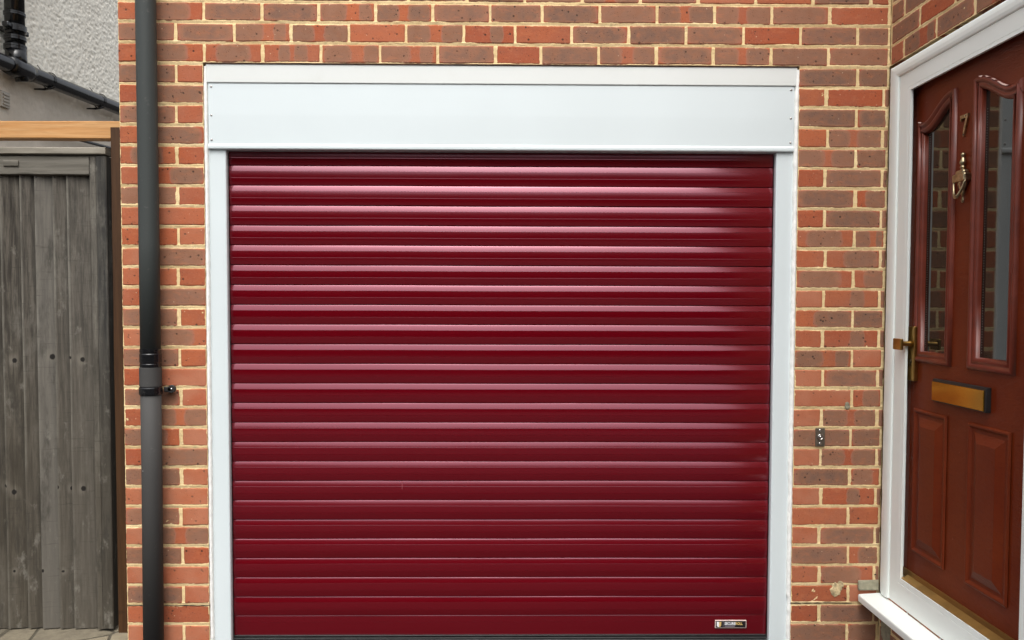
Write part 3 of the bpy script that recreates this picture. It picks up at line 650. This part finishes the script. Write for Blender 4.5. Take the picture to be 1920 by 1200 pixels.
for i in range(nu + 1):
    u = L0 + (L1 - L0) * i / nu; g.append([bm.verts.new((XF + (.03 if inside(u, z) else 0), YC - u, z)) for z in [.350 + (2.180 - .350) * k / nzz for k in range(nzz + 1)]])
for i in range(nu):
    for k in range(nzz): bm.faces.new((g[i][k], g[i + 1][k], g[i + 1][k + 1], g[i][k + 1]))
box(bm, XF + .0305, XF + .045, YC - L1, YC - L0, .350, 2.180)
box(bm, XF + .0002, XF + .04, YC - L0 - .004, YC - L0, .350, 2.180); box(bm, XF + .0002, XF + .04, YC - L1, YC - L1 + .004, .350, 2.180)
leaf = fin('door_leaf', bm, DOOR, fd)
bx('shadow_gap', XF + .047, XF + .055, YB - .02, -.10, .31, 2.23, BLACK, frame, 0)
mp = [(0, .0), (.0015, .006), (.005, .0105), (.010, .0125), (.015, .0115), (.019, .0075), (.021, .0055), (.024, .0060), (.028, .0085), (.032, .0085), (.036, .0055), (.0395, .0045), (.041, .001), (.0425, -.010)]
for sg in (-1, 1):
    o = outline(sg); md = ring_mould('glazing_moulding', o, mp, MOULD, leaf)
    bm = bmesh.new(); inner = offset_loop(o, .036); vs = [bm.verts.new((XF + .0100, YC - u, z)) for u, z in inner]; f0 = bm.faces.new(vs); ex = bmesh.ops.extrude_face_region(bm, geom=[f0])
    for v in [e for e in ex['geom'] if isinstance(e, bmesh.types.BMVert)]: v.co.x += .006
    pane = fin('glass_pane', bm, GLASS, leaf)
    # perforated spacer showing as a dotted line at the far edge of the pane
    bm = bmesh.new(); uu = (sg * A1 + (.052 if sg < 0 else 0)) if sg < 0 else A0 + .052
    z = 1.215
    while z < 2.0: box(bm, XF + .0090, XF + .0098, YC - uu - .0009, YC - uu + .0009, z, z + .0022); z += .0085
    fin('spacer_dots', bm, mat_simple('spacer_bar', (.22, .22, .2), .4, .5), leaf)
pp = [(0, 0), (.002, .0035), (.006, .0055), (.011, .005), (.015, .001), (.019, -.0022), (.030, -.0020), (.034, .0000), (.060, .0098), (.062, .0102), (.068, .0102)]
for sg in (-1, 1):
    rect = [(sg * .062, .447), (sg * .062, .7), (sg * .062, .986), (sg * .17, .986), (sg * .282, .986), (sg * .282, .7), (sg * .282, .447), (sg * .17, .447)]
    ring_mould('raised_panel', rect, [(d, h + .0026) for d, h in pp], DOOR, leaf, True, False)
# vertical shallow line near the lock stile
bx('edge_strip', XF - .0015, XF + .001, YC - L0 - .030, YC - L0 - .014, .352, 2.178, DOOR, leaf, .0008)
# paint chips on the arches
bm = bmesh.new()
def chip(sg, s0, s1, wd):
    n = 8
    for h in (.0127,):
        r1 = []
        for i in range(n + 1):
            s = s0 + (s1 - s0) * i / n; u = sg * (A0 + (A1 - A0) * (1 - s)); z = arch_z(s) - .0015; w_ = wd * math.sin(math.pi * (i + .4) / (n + .8)) * (1 + .5 * nz(i, s0 * 9, 1))
            r1.append([bm.verts.new((XF - .007 - .001, YC - u, z + .0012)), bm.verts.new((XF - .0125, YC - u, z + .0012 - w_ * .8)), bm.verts.new((XF - .006, YC - u, z - w_ * .5)), bm.verts.new((XF - .002, YC - u, z))])
        for i in range(n):
            for k in range(4): bm.faces.new((r1[i][k], r1[i][(k + 1) % 4], r1[i + 1][(k + 1) % 4], r1[i + 1][k]))
chip(1, .86, .76, .006); chip(1, .72, .64, .0035); chip(1, .57, .50, .002); chip(1, .45, .20, .004); chip(-1, .02, .16, .003)
fin('paint_chip', bm, mat_simple('bare_primer', (.80, .56, .48), .6), leaf)
# threshold bars
bm = bmesh.new(); extrude(bm, [(1.5085, .3362), (1.5085, .3385), (1.534, .3500), (1.534, .3362)], YA - .0, YB + .0, lambda p, q, t: (p, t, q)); th = fin('threshold_bar', bm, GOLD, fd)
bx('weather_strip', 1.5345, 1.5392, YB, -.126, .337, .368, mat_simple('dark_gold', (.27, .15, .04), .45, .7), fd, .0015)
# handle
plate = bx('door_handle', XF - .016, XF + .001, -.198, -.152, 1.086, 1.290, BRASS, leaf, .003, 2)
HX = XF - .016
bm = bmesh.new(); tube(bm, [(HX, -.180, 1.226), (HX - .012, -.180, 1.226), (HX - .034, -.182, 1.225), (HX - .040, -.184, 1.2245), (HX - .044, -.184, 1.224)], [.0130, .0098, .0090, .0095, .0100], 20)
fin('lever_neck', bm, BRASS, leaf, True)
bm = bmesh.new(); vs = box(bm, HX - .050, HX - .038, -.196, -.136, 1.202, 1.244, .0035, 3); fin('lever_grip', bm, BRASS, leaf)
bm = bmesh.new(); lathe(bm, [(.0085, 0), (.0085, .002), (.007, .0035), (.001, .0036)], (HX, -.175, 1.160), 'X', 20); box(bm, HX - .0046, HX + .0, -.1765, -.1735, 1.143, 1.156, .0005); fin('keyhole', bm, mat_simple('dull_bronze', (.12, .09, .05), .35, .9), leaf)
# letter plate
lp = bx('letter_plate', XF - .017, XF + .001, -.640, -.329, 1.030, 1.110, BLACK, leaf, .002)
bx('letter_flap', XF - .0205, XF - .0165, -.632, -.331, 1.034, 1.1005, AMBER, leaf, .0018)
# knocker
KY, KZ = -.470, 1.80
bm = bmesh.new(); lathe(bm, [(.001, .078), (.006, .076), (.008, .071), (.006, .065), (.004, .062), (.006, .058), (.0085, .052), (.011, .045), (.0085, .038), (.005, .034), (.009, .031), (.009, .028), (.006, .026), (.0085, .016), (.010, .008), (.008, .0)], (XF - .009, KY, KZ), 'Z', 20)
kn = fin('knocker_finial', bm, BRASS2, leaf, True)
bm = bmesh.new(); box(bm, XF - .026, XF, KY - .036, KY + .036, KZ - .020, KZ + .008, .005, 2); box(bm, XF - .022, XF, KY - .024, KY + .024, KZ - .004, KZ + .020, .006, 2); fin('knocker_yoke', bm, BRASS2, leaf)
bm = bmesh.new(); lathe(bm, [(.003, -.092), (.006, -.088), (.0065, -.083), (.004, -.078), (.003, -.072), (.006, -.066), (.008, -.062), (.010, -.052), (.018, -.040), (.023, -.026), (.025, -.012)], (XF - .008, KY, KZ + .004), 'Z', 24, (.55, 1)); fin('knocker_urn', bm, BRASS2, leaf, True)
bm = bmesh.new(); rp = []
for i in range(17):
    t = math.pi * i / 16; rp.append((XF - .018 - .012 * math.sin(t), KY + .033 * math.cos(t) * (1 - .25 * math.sin(t)), KZ - .012 - .058 * math.sin(t)))
tube(bm, rp, [.0036 + .0030 * math.sin(math.pi * i / 16) ** 4 for i in range(17)], 14); fin('knocker_ring', bm, BRASS2, leaf, True)
# number seven
NY, NZ = -.466, 2.004
F7 = [(-.024, 0), (.022, 0), (.022, -.010), (.0035, -.062), (.002, -.072), (-.006, -.072), (-.006, -.060), (.010, -.0125), (-.016, -.0115), (-.0165, -.018), (-.0225, -.019)]
bm = bmesh.new(); extrude(bm, [(-a * .95, b) for a, b in F7], XF - .0075, XF + .0005, lambda p, q, t: (t, NY + p, NZ + q)); bmesh.ops.recalc_face_normals(bm, faces=bm.faces)
fin('house_number', bm, BRASS2, leaf)
bm = bmesh.new()
for (a, b) in ((.010, -.006), (-.001, -.066)): lathe(bm, [(.0028, 0), (.0024, .0012), (.0004, .0016)], (XF - .0072, NY - a, NZ + b), 'X', 12)
fin('number_pin', bm, BLACK, leaf, True)

# ------------------------------------------------------------------ side gate, post, beam
gate = empty('garden_gate', (-1.95, .21, 0), 'weathered grey-brown closeboard side gate between neighbouring wall and brick pier', 'gate')
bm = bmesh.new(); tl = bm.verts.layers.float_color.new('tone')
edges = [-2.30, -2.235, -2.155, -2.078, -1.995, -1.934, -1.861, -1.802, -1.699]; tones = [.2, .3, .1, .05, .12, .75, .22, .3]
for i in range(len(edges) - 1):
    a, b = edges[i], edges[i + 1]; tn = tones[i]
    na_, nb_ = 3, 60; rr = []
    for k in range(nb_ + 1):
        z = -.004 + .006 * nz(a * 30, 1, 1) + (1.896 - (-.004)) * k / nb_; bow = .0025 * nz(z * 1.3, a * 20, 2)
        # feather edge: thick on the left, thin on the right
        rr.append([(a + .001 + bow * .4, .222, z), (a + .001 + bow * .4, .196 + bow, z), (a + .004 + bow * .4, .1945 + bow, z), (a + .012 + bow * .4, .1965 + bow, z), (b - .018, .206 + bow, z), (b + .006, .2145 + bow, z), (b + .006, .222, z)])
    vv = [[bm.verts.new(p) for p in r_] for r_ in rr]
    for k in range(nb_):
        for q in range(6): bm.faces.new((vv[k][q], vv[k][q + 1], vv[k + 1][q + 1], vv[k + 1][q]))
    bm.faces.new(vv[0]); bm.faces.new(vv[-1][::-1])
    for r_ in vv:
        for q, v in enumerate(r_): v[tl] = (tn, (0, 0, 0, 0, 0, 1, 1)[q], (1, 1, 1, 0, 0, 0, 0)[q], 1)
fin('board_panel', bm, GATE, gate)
def rough_box(name, x0, x1, y0, y1, z0, z1, mat, parent, nx_=2, nz_=30, amp=.002, sd=1.):
    bm = bmesh.new(); rings = []; ax = (z1 - z0) > (x1 - x0); n = 40; c = .003
    for i in range(n + 1):
        t = i / n
        if ax:
            z = z0 + (z1 - z0) * t; o1, o2 = amp * nz(z * 2.3, sd, 1) + amp * .4 * nz(z * 14, sd, 2), amp * nz(z * 2.1, sd, 6) + amp * .4 * nz(z * 12, sd, 3)
            P_ = [(x0 + o1, y1, z), (x0 + o1, y0 + c, z), (x0 + c + o1, y0, z), (x1 - c + o2, y0, z), (x1 + o2, y0 + c, z), (x1 + o2, y1, z)]
        else:
            x = x0 + (x1 - x0) * t; o1, o2 = amp * nz(x * 2.3, sd, 1) + amp * .4 * nz(x * 14, sd, 2), amp * nz(x * 2.1, sd, 6) + amp * .4 * nz(x * 12, sd, 3)
            P_ = [(x, y1, z0 + o1), (x, y0 + c, z0 + o1), (x, y0, z0 + c + o1), (x, y0, z1 - c + o2), (x, y0 + c, z1 + o2), (x, y1, z1 + o2)]
        rings.append([bm.verts.new(p) for p in P_])
    for i in range(n):
        for k in range(6): bm.faces.new((rings[i][k], rings[i][(k + 1) % 6], rings[i + 1][(k + 1) % 6], rings[i + 1][k]))
    bm.faces.new(rings[0]); bm.faces.new(rings[-1][::-1])
    return fin(name, bm, mat, parent)
GATE_H = mat_wood('weathered_rail', (.105, .096, .078), (.175, .162, .135), 0, .8); GATE_C = mat_wood('pale_weathered_cap', (.20, .18, .145), (.30, .275, .225), 0, .8)
rough_box('top_rail', -2.30, -1.700, .180, .225, 1.893, 1.968, GATE_H, gate, sd=4)
rough_box('stile', -1.698, -1.672, .180, .225, 0.0, 1.968, GATE2, gate, sd=7); rough_box('stile', -1.6705, -1.628, .176, .225, .004, 1.969, GATED, gate, sd=9, amp=.003)
rough_box('cap_rail', -2.30, -1.626, .168, .235, 1.975, 2.003, GATE_C, gate, sd=12)
rough_box('fixing_block', -2.045, -1.985, .174, .181, 1.925, 1.950, GATE_H, gate, sd=15, amp=.001)
for x_ in (-2.07, -1.985, -1.925, -1.85, -1.79, -1.71):
    bm = bmesh.new(); lathe(bm, [(.003, 0), (.0025, .0012), (.0004, .0016)], (x_, .196, 1.886 + random.uniform(-.004, .004)), 'Y', 10); fin('nail_head', bm, BLACK, gate, True)
rough_box('gate_post', -1.604, -1.525, .166, .240, -.03, 2.084, POST, None, sd=21, amp=.0015).update_tag()
o = bpy.data.objects['gate_post']; o['label'] = 'dark brown stained gate post beside the brick pier'; o['category'] = 'post'
rough_box('timber_beam', -2.34, -1.40, .242, .300, 2.053, 2.125, BEAM, None, sd=24, amp=.0015)
o = bpy.data.objects['timber_beam']; o['label'] = 'new orange timber beam lying level above the grey gate'; o['category'] = 'beam'

# ------------------------------------------------------------------ neighbour's house wall on the left
nb = empty('neighbour_wall', (-2.7, 2, 0), 'pale cream roughcast side wall of neighbouring house above the gate', 'house wall')
def rough_sheet(name, X, y0, y1, z0, z1, res, amp, fr, mat, edge=None):
    bm = bmesh.new(); na = int((y1 - y0) / res); nb_ = int((z1 - z0) / res); g = []
    for i in range(na + 1):
        c = []
        for k in range(nb_ + 1):
            y = y0 + (y1 - y0) * i / na; z = z0 + (z1 - z0) * k / nb_
            if edge: z = z0 + (edge(y) - z0) * k / nb_
            h = nz(y * fr, z * fr * 1.3, 1 + .6 * nz(y * 20, z * 20, 4)); h = 1 - abs(h) * 2.2; h2 = nz(y * fr * 3, z * fr * 3, 9)
            c.append(bm.verts.new((X + amp * (h * .7 + h2 * .35), y, z)))
        g.append(c)
    for i in range(na):
        for k in range(nb_): bm.faces.new((g[i][k], g[i + 1][k], g[i + 1][k + 1], g[i][k + 1]))
    return fin(name, bm, mat, nb, True)
zg = lambda y: 2.440 + .049 * y     # centre line of the sloping pipe
rough_sheet('upper_render', -2.372, .35, 2.7, 2.30, 3.35, .0065, .0066, 42, ROUGH)
bm = bmesh.new(); box(bm, -5.5, -2.378, -.2, 9, -.03, 5.5); fin('wall_core', bm, ROUGH, nb)
rough_sheet('lower_render', -2.350, .35, 2.7, 1.85, 2.44, .010, .0035, 22, ROUGH2, lambda y: zg(y) + .01)
bm = bmesh.new(); extrude(bm, [(-.18, -.03), (9, -.03), (9, zg(9) * 0 + 2.45), (2.7, zg(2.7) + .008), (-.18, zg(-.18) + .008)], -2.37, -2.356, lambda p, q, t: (t, p, q)); fin('lower_core', bm, ROUGH2, nb)
vt = bx('wall_vent', -2.353, -2.336, .640, .705, 2.282, 2.358, mat_upvc('cream_vent', (.42, .38, .32), .2), nb, .003)
bm = bmesh.new()
for i in range(4): box(bm, -2.338, -2.331, .649, .696, 2.292 + i * .0150, 2.302 + i * .0150, .002)
fin('vent_louvre', bm, mat_upvc('cream_louvre', (.40, .36, .30), .2), vt)
# waste stack with the sloping branch pipe
stk = empty('soil_pipe', (-2.29, .705, 2.4), 'glossy black soil stack joining sloping black waste pipe on cream roughcast wall', 'pipe')
SX, SY = -2.305, .700
bm = bmesh.new(); tube(bm, [(SX, SY, 5.5), (SX, SY, 3.5), (SX, SY, 2.52)], .042, 32); st = fin('stack_pipe', bm, PIPEB, stk, True)
bm = bmesh.new(); tube(bm, [(SX + .01, y, zg(y)) for y in (-.15, .2, .7, 1.2, 1.8, 2.4, 3.2)], .0355, 28); br = fin('branch_pipe', bm, PIPEB, stk, True)
def collar(z, r, h, nm='collar'):
    b = bmesh.new(); lathe(b, [(r - .003, 0), (r, .002), (r, h * .4), (r - .002, h * .45), (r - .002, h * .55), (r, h * .6), (r, h - .002), (r - .003, h)], (SX, SY, z), 'Z', 32); fin(nm, b, PIPEB, stk)
collar(2.600, .0475, .022); collar(2.555, .0485, .026); collar(2.715, .0465, .018)
bm = bmesh.new(); lathe(bm, [(.0435, 0), (.050, .002), (.050, .030), (.0435, .032)], (SX, SY, 2.640), 'Z', 28); box(bm, SX - .012, SX + .020, SY + .046, SY + .082, 2.644, 2.668, .006, 2); box(bm, SX - .012, SX + .020, SY - .082, SY - .046, 2.644, 2.668, .006, 2); box(bm, -2.372, SX, SY - .02, SY + .02, 2.646, 2.664)
fin('pipe_bracket', bm, PIPEB, stk)
bm = bmesh.new(); tube(bm, [(SX + .01, y, zg(y) - .002) for y in (.625, .66, .76, .80)], [.040, .0455, .0455, .040], 28); tube(bm, [(SX + .004, SY, 2.56), (SX + .008, SY + .004, zg(SY))], [.045, .040], 28); tube(bm, [(SX + .01, SY + .02, zg(.7) - .01), (SX + .012, SY + .03, zg(.7) - .055)], [.034, .028], 24)
fin('junction', bm, PIPEB, stk, True)
for yy in (.955, 1.455):
    b = bmesh.new(); tube(b, [(SX + .01 + .040 * math.cos(t), yy + .012 * math.sin(t * .5), zg(yy) + .041 * math.sin(t)) for t in [R(a) for a in range(-20, 330, 14)]], .0026, 8)
    tube(b, [(SX + .03, yy - .005, zg(yy) - .038), (SX - .005, yy - .012, zg(yy) - .047), (SX - .045, yy - .035, zg(yy) - .052)], [.005, .006, .004], 10)
    tube(b, [(SX, yy - .045, zg(yy) + .036), (SX - .012, yy - .06, zg(yy) + .060)], .0022, 8)
    fin('pipe_clip', b, PIPEB, stk, True)
bx('paint_fleck', -1.3790, -1.3745, -.0835, -.079, .723, .727, SEAL, dp, .001)
# thin pipe seen through the slot between gate and beam
wp = bmesh.new(); tube(wp, [(-2.318, y, 2.249 + .062 * (y - 1.17)) for y in (.95, 1.17, 1.6, 2.0, 2.6)], .0085, 14)
fin('overflow_pipe', wp, PIPEB, None, True, label='thin black pipe on the neighbouring wall seen in the slot under the timber beam', cat='pipe')
bpy.context.view_layer.update()
